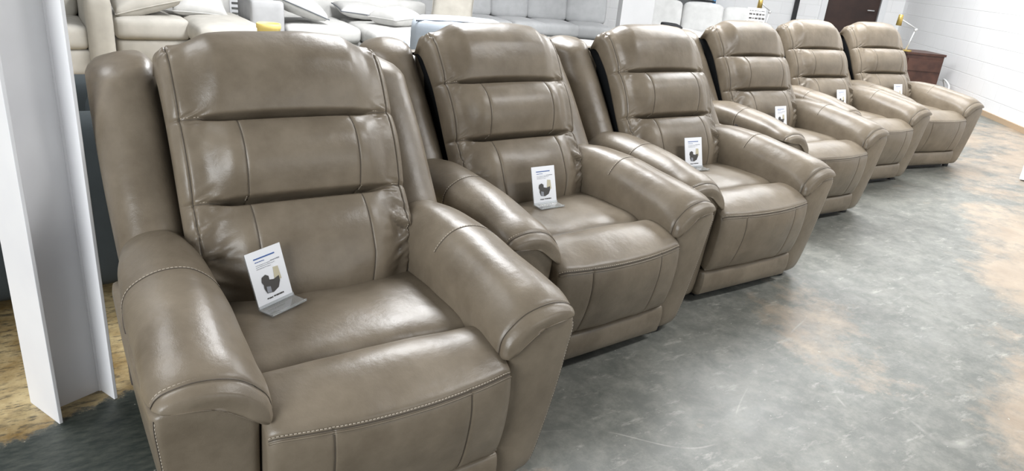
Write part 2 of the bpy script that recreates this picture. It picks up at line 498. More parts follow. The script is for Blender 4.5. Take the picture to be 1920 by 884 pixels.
def seam_part(name, paths, parent, off=.0035, both=True, dash=True, norm=(0, -1, .25)):
    """a dark seam line and, beside it, a row of light stitches"""
    for p, sh in paths:
        mb2 = MB().add(tube(p, .0010, 4), 0)
        if dash:
            dm = dashes([tuple(Vector(a)+Vector(sh)) for a in p]); mb2.add((dm.v, dm.f), 1)
        mb2.build('stitched_seam', [SEAM, THREAD], parent)

def make_recliner():
    root = empty('recliner')
    # ---- back cushion
    xs = xs_cushion(); F = []; B = []
    for x in xs:
        F.append([V3(*cush_front(x, t, HW)) for t in TS]); B.append([V3(*cush_back(x, t, HW)) for t in TS])
    me = mesh(*pairloft(F, B)); fixn(me); bc = link('back_cushion', me, LEA, root)
    def on(x, t, lift=.0008):
        p = cush_front(x, t, HW); return (p[0], -p[1]-lift, p[2]+lift*.4)
    T1 = [.02+i*(ZC-.03)/40 for i in range(41)]; T2 = [ZC+.012+i*(ZB-ZC-.024)/40 for i in range(41)]
    paths = []
    for sx in (-1, 1):
        x = sx*.49*HW
        for T in (T1, T2): paths.append(([on(x, t) for t in T], (sx*.005, -.0006, 0)))
        x = sx*.915*HW
        paths.append(([on(x, .04+i*.93/90, .0012) for i in range(91)], (sx*-.0045, -.0012, 0)))
        for zc in (ZC, ZB):
            paths.append(([on(sx*HW*(.70+.21*i/12), zc, .0005) for i in range(13)], (0, 0, .005)))
    seam_part('stitching', paths, bc)
    # ---- head wings either side
    for sx in (-1, 1):
        rings = []
        K = 40
        for i in range(K+1):
            q = i/K
            h = .47 + .53*q
            tt = (h-.42)/.63
            u, _ = interp(BASE, max(0, min(.93, tt)))
            k = max(0, (q-.91)/.09); k0 = max(0, (.06-q)/.06)
            sc = math.sqrt(max(.0, 1-k*k))*.93+.07; sc *= 1-.25*k0
            a = (.082 + .006*math.sin(q*PI))*sc; bb = .125*sc
            cx = .374 - .006*(1-q); cu = u - .222 - .005*q + (1-q)*.045
            ring = []
            for j in range(40):
                th = 2*PI*j/40; c_, s_ = math.cos(th), math.sin(th); e = 2/2.7
                px = cx + a*sgn(c_)*abs(c_)**e; pu = cu + bb*sgn(s_)*abs(s_)**e
                hz = h - (px-.30)*.22*q - (.05*k*k if k else 0)*0
                # front face swells
                if s_ > 0: pu += .012*s_*math.sin(PI*min(1, q*1.05))*(1-abs(c_))
                pu += .003*noise.noise(Vector((px*8*sx, q*6, sx)))
                ring.append(V3(px*sx, pu, hz))
            rings.append(ring)
        me = mesh(*ringloft(rings)); fixn(me); wg = link('head_wing', me, LEA, root)
        p = [rings[i][36 if True else 0] for i in range(3, K-3)]
        p = [tuple(Vector(v)+Vector((sx*.0006, 0, 0))) for v in p]
        seam_part('stitching', [(p, (0, .005, 0))], wg)
    # ---- near-black filler set in the gap between cushion and wings
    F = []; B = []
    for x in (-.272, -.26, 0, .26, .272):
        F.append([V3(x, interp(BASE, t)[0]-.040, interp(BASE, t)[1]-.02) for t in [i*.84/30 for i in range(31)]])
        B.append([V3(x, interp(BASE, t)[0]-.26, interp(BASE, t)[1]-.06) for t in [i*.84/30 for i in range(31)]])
    me = mesh(*pairloft(F, B)); fixn(me); link('gap_filler', me, GAPBLK, root, False)
    # ---- arms
    for sx in (-1, 1):
        #            u      inner x,low   inner mid      inner shoulder  crest          outer shoulder  outer        outer low     underside
        S = [(-.24, .285, .47, .278, .52, .290, .560, .335, .592, .395, .592, .435, .565, .448, .52, .43, .48, .36, .46),
             (-.16, .280, .44, .272, .50, .285, .560, .335, .607, .400, .607, .445, .578, .460, .53, .44, .485, .36, .45),
             (-.05, .276, .43, .268, .49, .282, .567, .335, .620, .400, .622, .455, .590, .470, .54, .45, .49, .36, .45),
             (.10,  .274, .42, .265, .48, .279, .560, .332, .615, .402, .620, .462, .588, .479, .54, .46, .495, .36, .45),
             (.25,  .274, .42, .263, .475, .276, .543, .330, .597, .402, .605, .462, .578, .481, .535, .465, .50, .36, .45),
             (.36,  .274, .425, .262, .470, .275, .526, .328, .578, .400, .589, .460, .568, .481, .532, .467, .505, .36, .455),
             (.43,  .275, .430, .262, .464, .276, .510, .327, .558, .396, .572, .456, .556, .479, .528, .468, .512, .37, .487),
             (.452, .277, .434, .264, .462, .278, .503, .327, .547, .395, .561, .453, .548, .475, .526, .466, .513, .37, .495),
             (.472, .281, .436, .270, .458, .282, .490, .329, .530, .394, .546, .449, .539, .470, .524, .460, .514, .37, .499),
             (.486, .288, .442, .280, .456, .291, .478, .332, .517, .391, .533, .438, .530, .457, .522, .448, .514, .37, .503)]
        rings = []
        us = [-.24 + i*.012 for i in range(56)] + [.432, .440, .447, .452, .455, .458, .461, .466, .472, .478, .483]
        seam_u = .458
        nr = 64
        for u in us:
            v = interp(S, u)
            cp = [(v[2*k], v[2*k+1]) for k in range(9)]
            ring = []
            for (x, z) in spline(cp, nr, True):
                g = .004*math.exp(-((u-seam_u)/.0035)**2)
                g += .0018*math.exp(-((u-.10)/.004)**2)
                cx, cz = .37, .50
                l = math.hypot(x-cx, z-cz)
                bulge = .004*noise.noise(Vector((u*7, x*9*sx, z*9))) + (.003*math.exp(-((u-.41)/.025)**2))
                k = 1 + (bulge-g)/max(l, .03)
                ring.append(V3((cx+(x-cx)*k)*sx, u + (.010*math.cos((x-.37)/.1*1.2) if u > .40 else 0)*min(1, max(0, (u-.40)/.05)), cz+(z-cz)*k))
            rings.append(ring)
        me = mesh(*ringloft(rings)); fixn(me); ar = link('armrest', me, LEA, root)
        def row(u0, i0, i1, lift=.0010):
            k = min(range(len(us)), key=lambda q: abs(us[q]-u0)); out = []
            for i in range(i0, i1):
                p = Vector(rings[k][i % nr]); c0 = Vector(V3(.37*sx, us[k], .50))
                d = (p-c0).normalized(); out.append(tuple(p+d*lift))
            return out
        seam_part('stitching', [(row(seam_u, 3, 51, .0025), (0, .0065, .0035)), (row(.10, 14, 48, .0006), (0, .005, 0))], ar)
        # ---- arm front and side panel below the roll
        rings = []
        Z = [.032, .040, .055, .09, .15, .21, .27, .33, .38, .42, .45, .475, .495, .505]
        PK = [(.02, .418, .415), (.05, .428, .432), (.15, .446, .446), (.30, .468, .460), (.42, .478, .472), (.48, .482, .478), (.505, .480, .474)]
        for z in Z:
            xo, uf = interp(PK, z)
            xi = .288; ub = -.38 + max(0, z-.22)*.85
            r = .022
            cs = []
            def arc(cx, cu, a0, a1, n=6):
                for k in range(n+1):
                    a = a0+(a1-a0)*k/n; cs.append((cx+r*math.cos(a), cu+r*math.sin(a)))
            cs += [(xi+r+(xo-xi-2*r)*k/6, uf+.006*math.sin(PI*k/6)) for k in range(1, 6)][::-1]
            arc(xi+r, uf-r, PI/2, PI); 
            cs += [(xi, uf-r+(ub-uf+2*r)*k/10) for k in range(1, 10)]
            arc(xi+r, ub+r, PI, 1.5*PI); arc(xo-r, ub+r, 1.5*PI, 2*PI)
            cs += [(xo+.004*math.sin(PI*k/16), ub+r+(uf-ub-2*r)*k/16) for k in range(1, 16)]
            arc(xo-r, uf-r, 0, PI/2)
            ring = [V3(x*sx, u, z + (.0 if z < .45 else (u > .3)*(.018*math.sin((x-.288)/.19*PI)))) for x, u in cs]
            rings.append(ring)
        me = mesh(*ringloft(rings)); fixn(me); ap = link('arm_panel', me, LEA, root)
        kk = len(rings[0]); 
        # corner seams up the front edges
        pth = [rings[i][-4] for i in range(2, len(Z)-1)]; pth = [tuple(Vector(v)+Vector((sx*.0006, -.0006, 0))) for v in pth]
        seam_part('stitching', [(spline(pth, 40), (sx*-.002, -.0005, 0))], ap)
        if sx < 0:
            b_ = MB().box(V3(-.476, .125, .455), (.012, .035, .16)); cp_ = b_.build('control_panel', mat('control_plastic', (.06, .05, .045), .5), ap, bevel=.004)
            b_ = MB()
            for z in (.42, .455, .49): b_.box(V3(-.483, .125, z), (.004, .02, .022))
            b_.build('button', mat('button_plastic', (.16, .15, .14), .4), cp_, bevel=.0015) if False else None
    # ---- seat
    def seatpart(name, top, bot, hw, xcol, fn=None, edge=.02, ex=.12):
        F = []; B = []
        for s in xcol:
            a = abs(s); k = max(0, (a-(1-ex))/ex); rd = edge*(1-math.sqrt(max(0, 1-k*k)))
            tp = spline(top(s), 90); bt = spline(bot(s), 90)
            Fl = []; Bl = []
            for i in range(90):
                tu, tz = tp[i]; bu, bz = bt[i]
                d = Vector((bu-tu, bz-tz)); l = d.length or 1; d /= l
                rr = min(rd, l*.45)
                e = fn(s, tu, tz, i/89) if fn else 0
                # outward normal of the top curve
                j0, j1 = max(0, i-1), min(89, i+1)
                tx, ty = tp[j1][0]-tp[j0][0], tp[j1][1]-tp[j0][1]; ll = math.hypot(tx, ty) or 1
                n_ = (-ty/ll, tx/ll)
                Fl.append(V3(s*hw, tu+d.x*rr+n_[0]*e, tz+d.y*rr+n_[1]*e)); Bl.append(V3(s*hw, bu-d.x*rr*.5, bz-d.y*rr*.5))
            F.append(Fl); B.append(Bl)
        me = mesh(*pairloft(F, B)); fixn(me)
        return link(name, me, LEA, root), F
    cols = sorted(set([round(math.sin(i/30*PI/2), 5) for i in range(-30, 31)] + [round(s*.56+e*s, 5) for s in (-1, 1) for e in (-.016, -.008, 0, .008, .016)]))
    def top_r(s):
        c = 1-s*s
        return [(-.10, .430), (-.05, .447+.004*c), (.03, .455+.008*c), (.14, .458+.012*c), (.23, .456+.010*c), (.285, .447+.006*c), (.308, .430), (.312, .40)]
    def bot_r(s): return [(-.10, .36), (-.03, .35), (.05, .35), (.14, .35), (.22, .35), (.27, .35), (.29, .35), (.30, .35)]
    def bump_r(s, u, z, q): return .003*noise.noise(Vector((s*3, u*9, 9)))
    st, _ = seatpart('seat_cushion', top_r, bot_r, .285, cols, bump_r)
    def top_f(s):
        c = 1-s*s
        return [(.312, .40), (.318, .438+.004*c), (.345, .458+.010*c), (.395, .462+.013*c), (.445, .452+.012*c), (.480+.022*c, .433+.004*c), (.499+.034*c, .413-.002*c),
                (.505+.036*c, .360), (.503+.032*c, .300), (.495+.022*c, .235), (.482+.012*c, .180), (.470+.008*c, .158)]
    def bot_f(s): return [(.315, .39), (.32, .36), (.33, .33), (.34, .30), (.35, .28), (.36, .26), (.37, .24), (.38, .22), (.39, .20), (.41, .18), (.43, .165), (.455, .155)]
    ifr = 6/11
    def bump_f(s, u, z, q):
        e = .003*noise.noise(Vector((s*3.2, u*8, z*8)))
        e -= .0042*math.exp(-((q-ifr)/.010)**2)
        if q > ifr: e -= .0032*math.exp(-((abs(s)-.56)/.012)**2)
        return e
    ft, F = seatpart('footrest_cushion', top_f, bot_f, .286, cols, bump_f)
    iE = round(ifr*89)
    def lift(p, d): return (p[0], p[1]-d, p[2]+d*.5)
    ps = [lift(F[k][iE], .0022) for k in range(3, len(cols)-3)]
    paths = [(ps, (0, .001, .0055))]
    for sx in (-1, 1):
        k = min(range(len(cols)), key=lambda q: abs(cols[q]-sx*.56))
        paths.append(([lift(F[k][i], .0009) for i in range(iE+2, 87)], (sx*.005, 0, 0)))
    seam_part('stitching', paths, ft)
    b_ = MB().add(tube([lift(F[k][iE+1], .0012) for k in range(3, len(cols)-3)], .0022, 6)); b_.build('piping', LEA, ft)
    # ---- lower front rail
    F = []; B = []
    for s in [math.sin(i/12*PI/2) for i in range(-12, 13)]:
        c = 1-s*s
        pr = [(.440, .150), (.462+.008*c, .146), (.468+.010*c, .12), (.466+.010*c, .08), (.460+.008*c, .055), (.454, .038), (.435, .032)]
        F.append([V3(s*.287, *p) for p in spline(pr, 24)]); B.append([V3(s*.287, .40, .150-.118*i/23) for i in range(24)])
    me = mesh(*pairloft(F, B)); fixn(me); link('front_rail', me, LEA, root)
    # ---- rear shell
    rings = []
    for i in range(15):
        q = i/14; z = .03+.90*q; uc = -.385-.13*max(0, (q-.35)/.65)
        a, bb = .385 - .05*max(0, q-.9)*8*.1, .13
        k = max(0, (q-.93)/.07); a *= (1-.1*k*k); bb *= (1-.35*k*k)
        ring = []
        for j in range(48):
            th = 2*PI*j/48; c_, s_ = math.cos(th), math.sin(th); e = .35
            ring.append(V3(a*sgn(c_)*abs(c_)**e, uc-.06+bb*sgn(s_)*abs(s_)**e, z))
        rings.append(ring)
    me = mesh(*ringloft(rings)); fixn(me); link('back_shell', me, LEA, root)
    # ---- mechanism base on the floor
    b_ = MB()
    b_.box(V3(0, .40, .018), (.52, .03, .022)); b_.box(V3(0, -.30, .018), (.52, .03, .022))
    for sx in (-1, 1):
        b_.box(V3(sx*.25, .05, .018), (.03, .70, .022))
        for u in (.39, -.30):
            b_.add(tube([V3(sx*.35, u, 0), V3(sx*.35, u, .03)], .022, 14))
    b_.build('base_frame', BLACK, root, smooth=False)
    return root

def copy_tree(o, parent=None):
    c = o.copy(); COL.objects.link(c)
    if parent: c.parent = parent
    for ch in list(o.children): copy_tree(ch, c)
    return c
poses = [(0, 0, 0), (.989, .428, .051), (1.994, .607, -.001), (3.293, 1.111, -.040), (4.487, 1.484, -.091), (5.508, 1.598, -.154)]
labels = ['taupe leather recliner nearest the camera, beside the white steel column',
          'taupe leather recliner second in the row, directly behind the nearest one',
          'taupe leather recliner third in the row, dark gap beside its headrest',
          'taupe leather recliner fourth in the row, fourth counted from the steel column',
          'taupe leather recliner fifth in the row, just before the last one',
          'taupe leather recliner at the far end of the row, beside the dark end table']
rec = make_recliner()
kids = [rec] + [copy_tree(rec) for _ in range(5)]
for r_, p, lb in zip(kids, poses, labels):
    r_.location = (p[0], p[1], 0); r_.rotation_euler = (0, 0, p[2])
    tag(r_, lb, 'recliner', 'leather recliners in a row')

# ------------------------------------------------------------------ price cards in clear holders on the seats
def make_sign(w_=.106, h_=.140, lean=.30):
    root = empty('sign_holder')
    R = Matrix.Rotation(-lean, 3, 'X')
    def T(x, y, z): return tuple(R @ Vector((x, y, z)))
    b_ = MB()
    b_.box(T(w_/2, .0032, h_/2), (w_+.002, .002, h_), 0, R)
    b_.box(T(w_/2, -.0022, .005), (w_+.002, .0015, .010), 0, R)
    b_.box((w_/2, -.022, .0015), (w_+.002, .046, .003))
    b_.box((w_/2, -.045, .004), (w_+.002, .003, .006))
    b_.build('acrylic_stand', ACR, root, smooth=False)
    b_ = MB(); y = -.0006
    b_.box(T(w_/2, .0008, h_/2+.003), (w_, .0016, h_), 0, R)
    def bar(x, z, ww, hh, mi, jag=0):
        b_.box(T(x+ww/2, y, z), (ww, .0006, hh), mi, R)
    W = w_; H = h_
    bar(.18*W, .885*H, .60*W, .022*H, 1)
    def words(x0, x1, z, hh, mi, seed):
        rn = random.Random(seed); x = x0
        while x < x1:
            l = rn.uniform(.03, .09)*W; l = min(l, x1*1-x if x1-x > .01*W else l)
            bar(x, z + rn.uniform(-.002, .002)*H, l, hh*rn.uniform(.7, 1.1), mi); x += l + .012*W
    words(.20*W, .46*W, .825*H, .014*H, 1, 1)
    words(.20*W, .60*W, .765*H, .008*H, 2, 2); words(.62*W, .88*W, .775*H, .020*H, 2, 3)
    words(.20*W, .72*W, .735*H, .008*H, 2, 4); words(.20*W, .60*W, .70*H, .008*H, 2, 5)
    # printed picture of an opened recliner in front of a tan wall
    def poly(pts, mi, yy=-.0012):
        vs = [T(px*W, yy, pz*H) for px, pz in pts] + [T(px*W, yy+.0006, pz*H) for px, pz in pts]
        n = len(pts)
        b_.add((vs, [tuple(range(n)), tuple(range(n, 2*n))[::-1]] + [(i, (i+1) % n, n+(i+1) % n, n+i) for i in range(n)]), mi)
    poly([(.60, .40), (.80, .40), (.78, .64), (.64, .65)], 4, -.0008)
    poly([(.24, .46), (.27, .54), (.38, .57), (.46, .53), (.46, .46), (.58, .44), (.74, .47), (.74, .38), (.66, .27), (.50, .22), (.32, .24), (.27, .34), (.28, .40)], 3, -.0013)
    poly([(.32, .25), (.44, .235), (.44, .34), (.33, .36)], 2, -.0020)
    words(.28*W, .44*W, .145*H, .030*H, 3, 8); words(.47*W, .76*W, .150*H, .030*H, 3, 9)
    b_.build('card', [CARD, INKB, INKG, INKD, INKT], root, smooth=False)
    return root
sg = make_sign()
sgs = [sg] + [copy_tree(sg) for _ in range(5)]
def world(i, x, u, z):
    p = poses[i]; c_, s_ = math.cos(p[2]), math.sin(p[2]); y = -u
    return (p[0]+c_*x-s_*y, p[1]+s_*x+c_*y, z)
spots = [(0, -.188, .085, .50, .471), (1, -.075, .085, -.02, .472), (2, -.065, .060, -.06, .472), (3, -.062, .075, .03, .472), (4, -.015, .050, .05, .472), (5, -.04, .045, .05, .474)]
sl = ['white price card in a clear holder, askew on the nearest recliner seat',
      'white price card standing on the seat of the second recliner',
      'white price card on the third recliner seat, half behind its armrest',
      'white price card on the seat of the fourth recliner in the row',
      'small white price card showing over the armrest of the fifth recliner',
      'farthest white price card, only its top showing on the last recliner']
for o, (i, x, u, yaw, z), lb in zip(sgs, spots, sl):
    o.location = world(i, x, u, z); o.rotation_euler = (0, 0, yaw + poses[i][2])
    tag(o, lb, 'price card', 'price cards on the recliner seats')
sgs[0].rotation_euler = (0, -.02, .45)

# ------------------------------------------------------------------ soft furniture in the background
def rcube(w_, d_, h_, r=.04, crown=0.0, n=10, sag=0):
    """rounded, crowned cushion centred on the origin"""
    hs = (w_/2, d_/2, h_/2)
    idx = {}; vs = []; fs = []
    def g(k): 
        t = -1+2*k/n
        return sgn(t)*(1-(1-abs(t))**1.6)
    def vid(i, j, k):
        key = (i, j, k)
        if key not in idx:
            p = [g(i)*hs[0], g(j)*hs[1], g(k)*hs[2]]
            q = [max(-(hs[c]-r), min(hs[c]-r, p[c])) for c in range(3)]
            d = Vector([p[c]-q[c] for c in range(3)])
            if d.length > 1e-9: d = d.normalized()*r
            v = Vector(q)+d
            ex = 1-(v.x/hs[0])**2; ey = 1-(v.y/hs[1])**2; ez = 1-(v.z/hs[2])**2
            v.z += sgn(v.z)*crown*ex*ey*abs(v.z)/hs[2]
            v.x += sgn(v.x)*crown*.35*ez*ey*abs(v.x)/hs[0]; v.y += sgn(v.y)*crown*.35*ez*ex*abs(v.y)/hs[1]
            vs.append(tuple(v)); idx[key] = len(vs)-1
        return idx[key]
    for a in range(n):
        for b2 in range(n):
            for f in (0, n):
                fs.append((vid(a, b2, f), vid(a+1, b2, f), vid(a+1, b2+1, f), vid(a, b2+1, f)))
                fs.append((vid(a, f, b2), vid(a+1, f, b2), vid(a+1, f, b2+1), vid(a, f, b2+1)))
                fs.append((vid(f, a, b2), vid(f, a+1, b2), vid(f, a+1, b2+1), vid(f, a, b2+1)))
    return vs, fs
def put(vf, loc, rot=(0, 0, 0)):
    from mathutils import Euler
    R = Euler(rot).to_matrix()
    return [tuple(R @ Vector(v) + Vector(loc)) for v in vf[0]], vf[1]
def soft(name, size, loc, m, parent, r=.04, crown=.02, rot=(0, 0, 0)):
    return MB().add(put(rcube(*size, r=min(r, min(size)/2.05), crown=crown), loc, rot)).build(name, m, parent)
def pillow(name, w_, d_, h_, m, loc, rot, label, group, seed=0, pipe=None):
    """scatter pillow: thick middle, pinched edge, ears at the corners"""
    n = 22; vs = []; fs = []
    for side in (1, -1):
        base = len(vs)
        for j in range(n+1):
            for i in range(n+1):
                x = -1+2*i/n; y = -1+2*j/n
                t = max(0, (1-x**2))*max(0, (1-y**2))
                hh = h_/2*(t**.36)
                px = x*w_/2*(1-.07*(1-y*y)); py = y*d_/2*(1-.07*(1-x*x))
                hh *= 1+.12*noise.noise(Vector((x*2+seed, y*2, side)))
                hh += .006*math.sin(9*math.atan2(y, x)+seed)*t**.5*(abs(x)+abs(y))*.5
                vs.append((px, py, side*hh))
        for j in range(n):
            for i in range(n):
                a = base+j*(n+1)+i; fs.append((a, a+1, a+n+2, a+n+1))
    me = mesh(vs, fs)
    bm = bmesh.new(); bm.from_mesh(me); bmesh.ops.remove_doubles(bm, verts=bm.verts, dist=1e-5); bmesh.ops.recalc_face_normals(bm, faces=bm.faces); bm.to_mesh(me); bm.free()
    o = link(name, me, m); o.location = loc; o.rotation_euler = rot
    edge = []
    for a, b2, da, db in ((-1, -1, 1, 0), (1, -1, 0, 1), (1, 1, -1, 0), (-1, 1, 0, -1)):
        for k in range(n):
            x, y = a+da*2*k/n, b2+db*2*k/n
            edge.append((x*w_/2*(1-.07*(1-y*y)), y*d_/2*(1-.07*(1-x*x)), 0))
    edge.append(edge[0])
    MB().add(tube(edge, .005, 6)).build('piping', pipe or m, o)
    tag(o, label, 'pillow', group); return o
def legs(root, xs_, ys_, m=DWOOD, h_=.10):
    for x in xs_:
        for y in ys_:
            MB().add(tube([(x, y, 0), (x, y, h_+.01)], .025, 10)).build('leg', m, root)

# cream sofa at the left, its arm next to the corner sofa
s = empty('sofa', (-.83, 5.45, 0)); tag(s, 'oatmeal fabric sofa seen between the steel column and the nearest recliner', 'sofa', 'fabric sofas behind the recliners')
soft('base', (1.36, .92, .21), (0, .0, .235), CREAM, s, .04, .015)
soft('seat_cushion', (.66, .86, .19), (-.32, -.05, .43), CREAM, s, .05, .02); soft('seat_cushion', (.66, .86, .19), (.33, -.05, .43), CREAM, s, .05, .02)
soft('back', (1.36, .22, .70), (0, .50, .48), TAN, s, .06, .02)
soft('back_cushion', (.64, .2, .42), (.32, .30, .70), TAN, s, .08, .04, (-.2, 0, 0)); soft('back_cushion', (.64, .2, .42), (-.32, .30, .70), TAN, s, .08, .04, (-.2, 0, 0))
soft('arm', (.19, 1.06, .68), (.745, .0, .43), TAN, s, .06, .02); soft('arm', (.19, 1.06, .68), (-.78, .0, .43), TAN, s, .06, .02)
legs(s, (-.7, .62), (-.38, .42))
# cream corner sofa with chaise
s = empty('sofa', (.72, 6.1, 0)); tag(s, 'cream corner sofa with two scatter pillows, behind the nearest recliner', 'sofa', 'fabric sofas behind the recliners')
soft('base', (1.18, .90, .22), (-.04, .05, .22), CREAM, s, .04, .01)
soft('seat_cushion', (.62, .86, .19), (-.33, .0, .42), CREAM, s, .05, .02)
soft('chaise_cushion', (.62, 1.35, .19), (.27, -.22, .42), CREAM, s, .07, .03)
soft('chaise_base', (.58, .5, .22), (.27, -.60, .22), CREAM, s, .04, .01)
soft('back', (1.18, .20, .62), (-.04, .58, .46), OFFW, s, .06, .02)
legs(s, (-.55, .55), (.0, .42))
pillow('scatter_pillow', .58, .46, .24, CREAM, (.36, 5.98, .66), (.25, -.25, .04), 'cream textured pillow lying on the corner sofa, left of the two', 'pillows on the cream corner sofa', 1)
pillow('scatter_pillow', .50, .42, .20, OFFW, (.86, 6.12, .63), (.40, .06, -.06), 'off-white pillow with fine weave on the corner sofa, right of the two', 'pillows on the cream corner sofa', 2)
# slatted white crate
b_ = MB()
for x in (0, .36): b_.box((x, 0, .42), (.025, .03, .84))
for k in range(13): b_.box((.18, -.005, .10+k*.058), (.36, .018, .03))
o = b_.build('slatted_rack', WHITE, smooth=False); o.location = (1.44, 7.35, 0); o.rotation_euler = (0, 0, -.3); tag(o, 'white slatted rack standing between the two pale sofas', 'rack')
# light grey sofa with boxy arm
s = empty('sofa', (2.42, 6.25, 0), -.10); tag(s, 'off-white sofa with boxy grey-white arm and open flat seats, centre background', 'sofa', 'fabric sofas behind the recliners')
soft('arm', (.32, .95, .62), (-.93, -.12, .40), LGREY, s, .04, .01)
soft('base', (1.9, 1.0, .2), (.2, .05, .22), OFFW, s, .04, .01)
soft('seat_cushion', (.78, 1.1, .17), (-.36, .0, .395), OFFW, s, .06, .02); soft('seat_cushion', (.90, 1.5, .17), (.50, -.22, .395), OFFW, s, .06, .02)
soft('chaise_base', (.86, .5, .2), (.50, -.68, .22), OFFW, s, .04, .01)
soft('back', (2.0, .2, .50), (.15, .60, .45), OFFW, s, .06, .02)
legs(s, (-.7, 1.0), (-.35, .42))
pillow('scatter_pillow', .60, .50, .22, OFFW, (1.80, 6.05, .68), (.15, .36, .05), 'large off-white pillow slumped on the boxy sofa arm', 'pillows on the off-white sofa', 3, PIPE)
pillow('scatter_pillow', .62, .46, .17, OFFW, (2.70, 6.45, .585), (.10, .10, -.1), 'flat off-white pillow with dark piping lying on the seat', 'pillows on the off-white sofa', 4, PIPE)
pillow('scatter_pillow', .44, .42, .22, OFFW, (2.86, 5.90, .585), (.0, -.05, .4), 'plump white pillow resting at the middle of the off-white seat', 'pillows on the off-white sofa', 5)
pillow('scatter_pillow', .52, .46, .22, TAN, (3.76, 6.24, .69), (1.05, .12, -.35), 'white pillow leaning up at the right end of the off-white sofa', 'pillows on the off-white sofa', 6)
# yellow stool-like caddy
b_ = MB()
n = 28; ro = []; prof = [(.085, 0), (.090, .05), (.094, .58), (.100, .585), (.100, .62), (.094, .625), (.088, .62), (.084, .60), (.080, .05)]
vs = []; fs = []
for a in range(n):
    th = 2*PI*a/n
    for r0, z0 in prof: vs.append((r0*math.cos(th), r0*math.sin(th), z0))
m_ = len(prof)
for a in range(n):
    for k in range(m_-1):
        # an opening under the rim at the front
        th = (a+.5)/n*360
        fs.append((a*m_+k, ((a+1) % n)*m_+k, ((a+1) % n)*m_+k+1, a*m_+k+1))
b_.add((vs, fs)); b_.box((0, 0, .01), (.11, .11, .02))
for dz_, ww in ((.555, .05), (.545, .062), (.535, .05)): b_.box((-.024, -.093, dz_-.01), (ww, .012, .014), 1, Matrix.Rotation(-.25, 3, 'Z'))
o = b_.build('floor_bin', [YEL, INKG]); o.location = (1.13, 4.62, 0); tag(o, 'yellow plastic bin with a raised rim, just above the nearest recliner', 'bin')
# blue grey loveseat seen over the second recliner
s = empty('armchair', (2.24, 3.36, 0), -.36); tag(s, 'pale blue-grey slipcovered armchair with dark piping behind the second recliner', 'armchair')
soft('back', (.72, .26, .50), (0, -.02, .59), BLUEG, s, .08, .02, (.12, 0, 0))
soft('base', (.72, .80, .30), (0, .40, .22), BLUEG, s, .05, .01); soft('seat_cushion', (.50, .62, .14), (0, .46, .42), BLUEG, s, .05, .02)
soft('arm', (.12, .76, .24), (-.31, .42, .45), BLUEG, s, .05, .01); soft('arm', (.12, .76, .24), (.31, .42, .45), BLUEG, s, .05, .01)
e = [(-.34+.68*k/20, -.135+.003*math.sin(k), .827-.012*((k-10)/10)**2) for k in range(21)]
MB().add(tube(e, .006, 6)).build('piping', PIPE, s)
legs(s, (-.3, .3), (.08, .72), h_=.07)
# pale grey curved sectional
s = empty('sectional_sofa', (0, 0, 0)); tag(s, 'long pale grey sectional sofa curving behind the second and third recliners', 'sofa', 'fabric sofas behind the recliners')
bk = [(4.75, 8.10), (5.35, 8.02), (5.95, 7.90), (6.55, 7.68), (7.12, 7.38)]
for (x0, y0), (x1, y1) in zip(bk, bk[1:]):
    c0 = Vector(((x0+x1)/2, (y0+y1)/2)); d = Vector((x1-x0, y1-y0)); ang = math.atan2(d.y, d.x); nn = Vector((d.y, -d.x)).normalized()
    l = d.length*.995
    soft('back_cushion', (l, .24, .52), (c0.x, c0.y, .70), MGREY, s, .06, .03, (-.18, 0, ang))
    p = c0 + nn*.56
    soft('seat_cushion', (l*.90, .92, .18), (p.x, p.y, .385), MGREY, s, .06, .02, (0, 0, ang))
    soft('base', (l*.88, .86, .18), (p.x, p.y, .20), LGREY, s, .03, 0, (0, 0, ang))
    q = c0 - nn*.17
    soft('back', (l*1.02, .16, .68), (q.x, q.y, .45), MGREY, s, .05, .01, (0, 0, ang))
for x, y in ((4.8, 7.2), (6.0, 7.0), (7.2, 6.5), (5.0, 8.0), (7.5, 7.1)): MB().add(tube([(x, y, 0), (x, y, .12)], .025, 8)).build('leg', DWOOD, s)
# ottoman of the same set
s = empty('ottoman', (4.75, 5.35, 0), -.35); tag(s, 'white low ottoman between the grey sectional and the third recliner', 'ottoman')
soft('cushion', (1.2, .7, .20), (0, 0, .34), OFFW, s, .05, .02); soft('base', (1.16, .66, .14), (0, 0, .19), OFFW, s, .03, 0)
legs(s, (-.5, .5), (-.25, .25), h_=.12)
# white square pier
o = MB().box((0, 0, 2.1), (.40, .30, 4.2)).build('column', PIERM, smooth=False, bevel=.004); o.location = (5.90, 5.36, 0); o.rotation_euler = (0, 0, -.55); tag(o, kind='structure')
# white sofa right of the pier
OFFW = fabric('bright_white_fabric', (.62, .62, .61))
s = empty('sofa', (8.25, 6.55, 0), -.72); tag(s, 'white sofa with two back cushions right of the square white pier', 'sofa', 'fabric sofas behind the recliners')
soft('base', (1.7, .85, .28), (0, -.1, .26), OFFW, s, .04, .01)
soft('back_cushion', (.62, .24, .50), (-.50, .15, .64), OFFW, s, .07, .03, (-.15, 0, 0)); soft('back_cushion', (.62, .24, .50), (.14, .15, .64), OFFW, s, .07, .03, (-.15, 0, 0)); soft('back_cushion', (.5, .24, .48), (.70, .15, .63), OFFW, s, .07, .03, (-.15, 0, 0))
soft('seat_cushion', (.82, .66, .16), (-.42, -.18, .42), OFFW, s, .05, .02); soft('seat_cushion', (.82, .66, .16), (.42, -.18, .42), OFFW, s, .05, .02)
soft('back', (1.7, .16, .55), (0, .34, .50), OFFW, s, .05, .01)
legs(s, (-.75, .75), (-.4, .25), h_=.12)
def at_rot(o, loc, rz): o.location = loc; o.rotation_euler = (0, 0, rz); return o
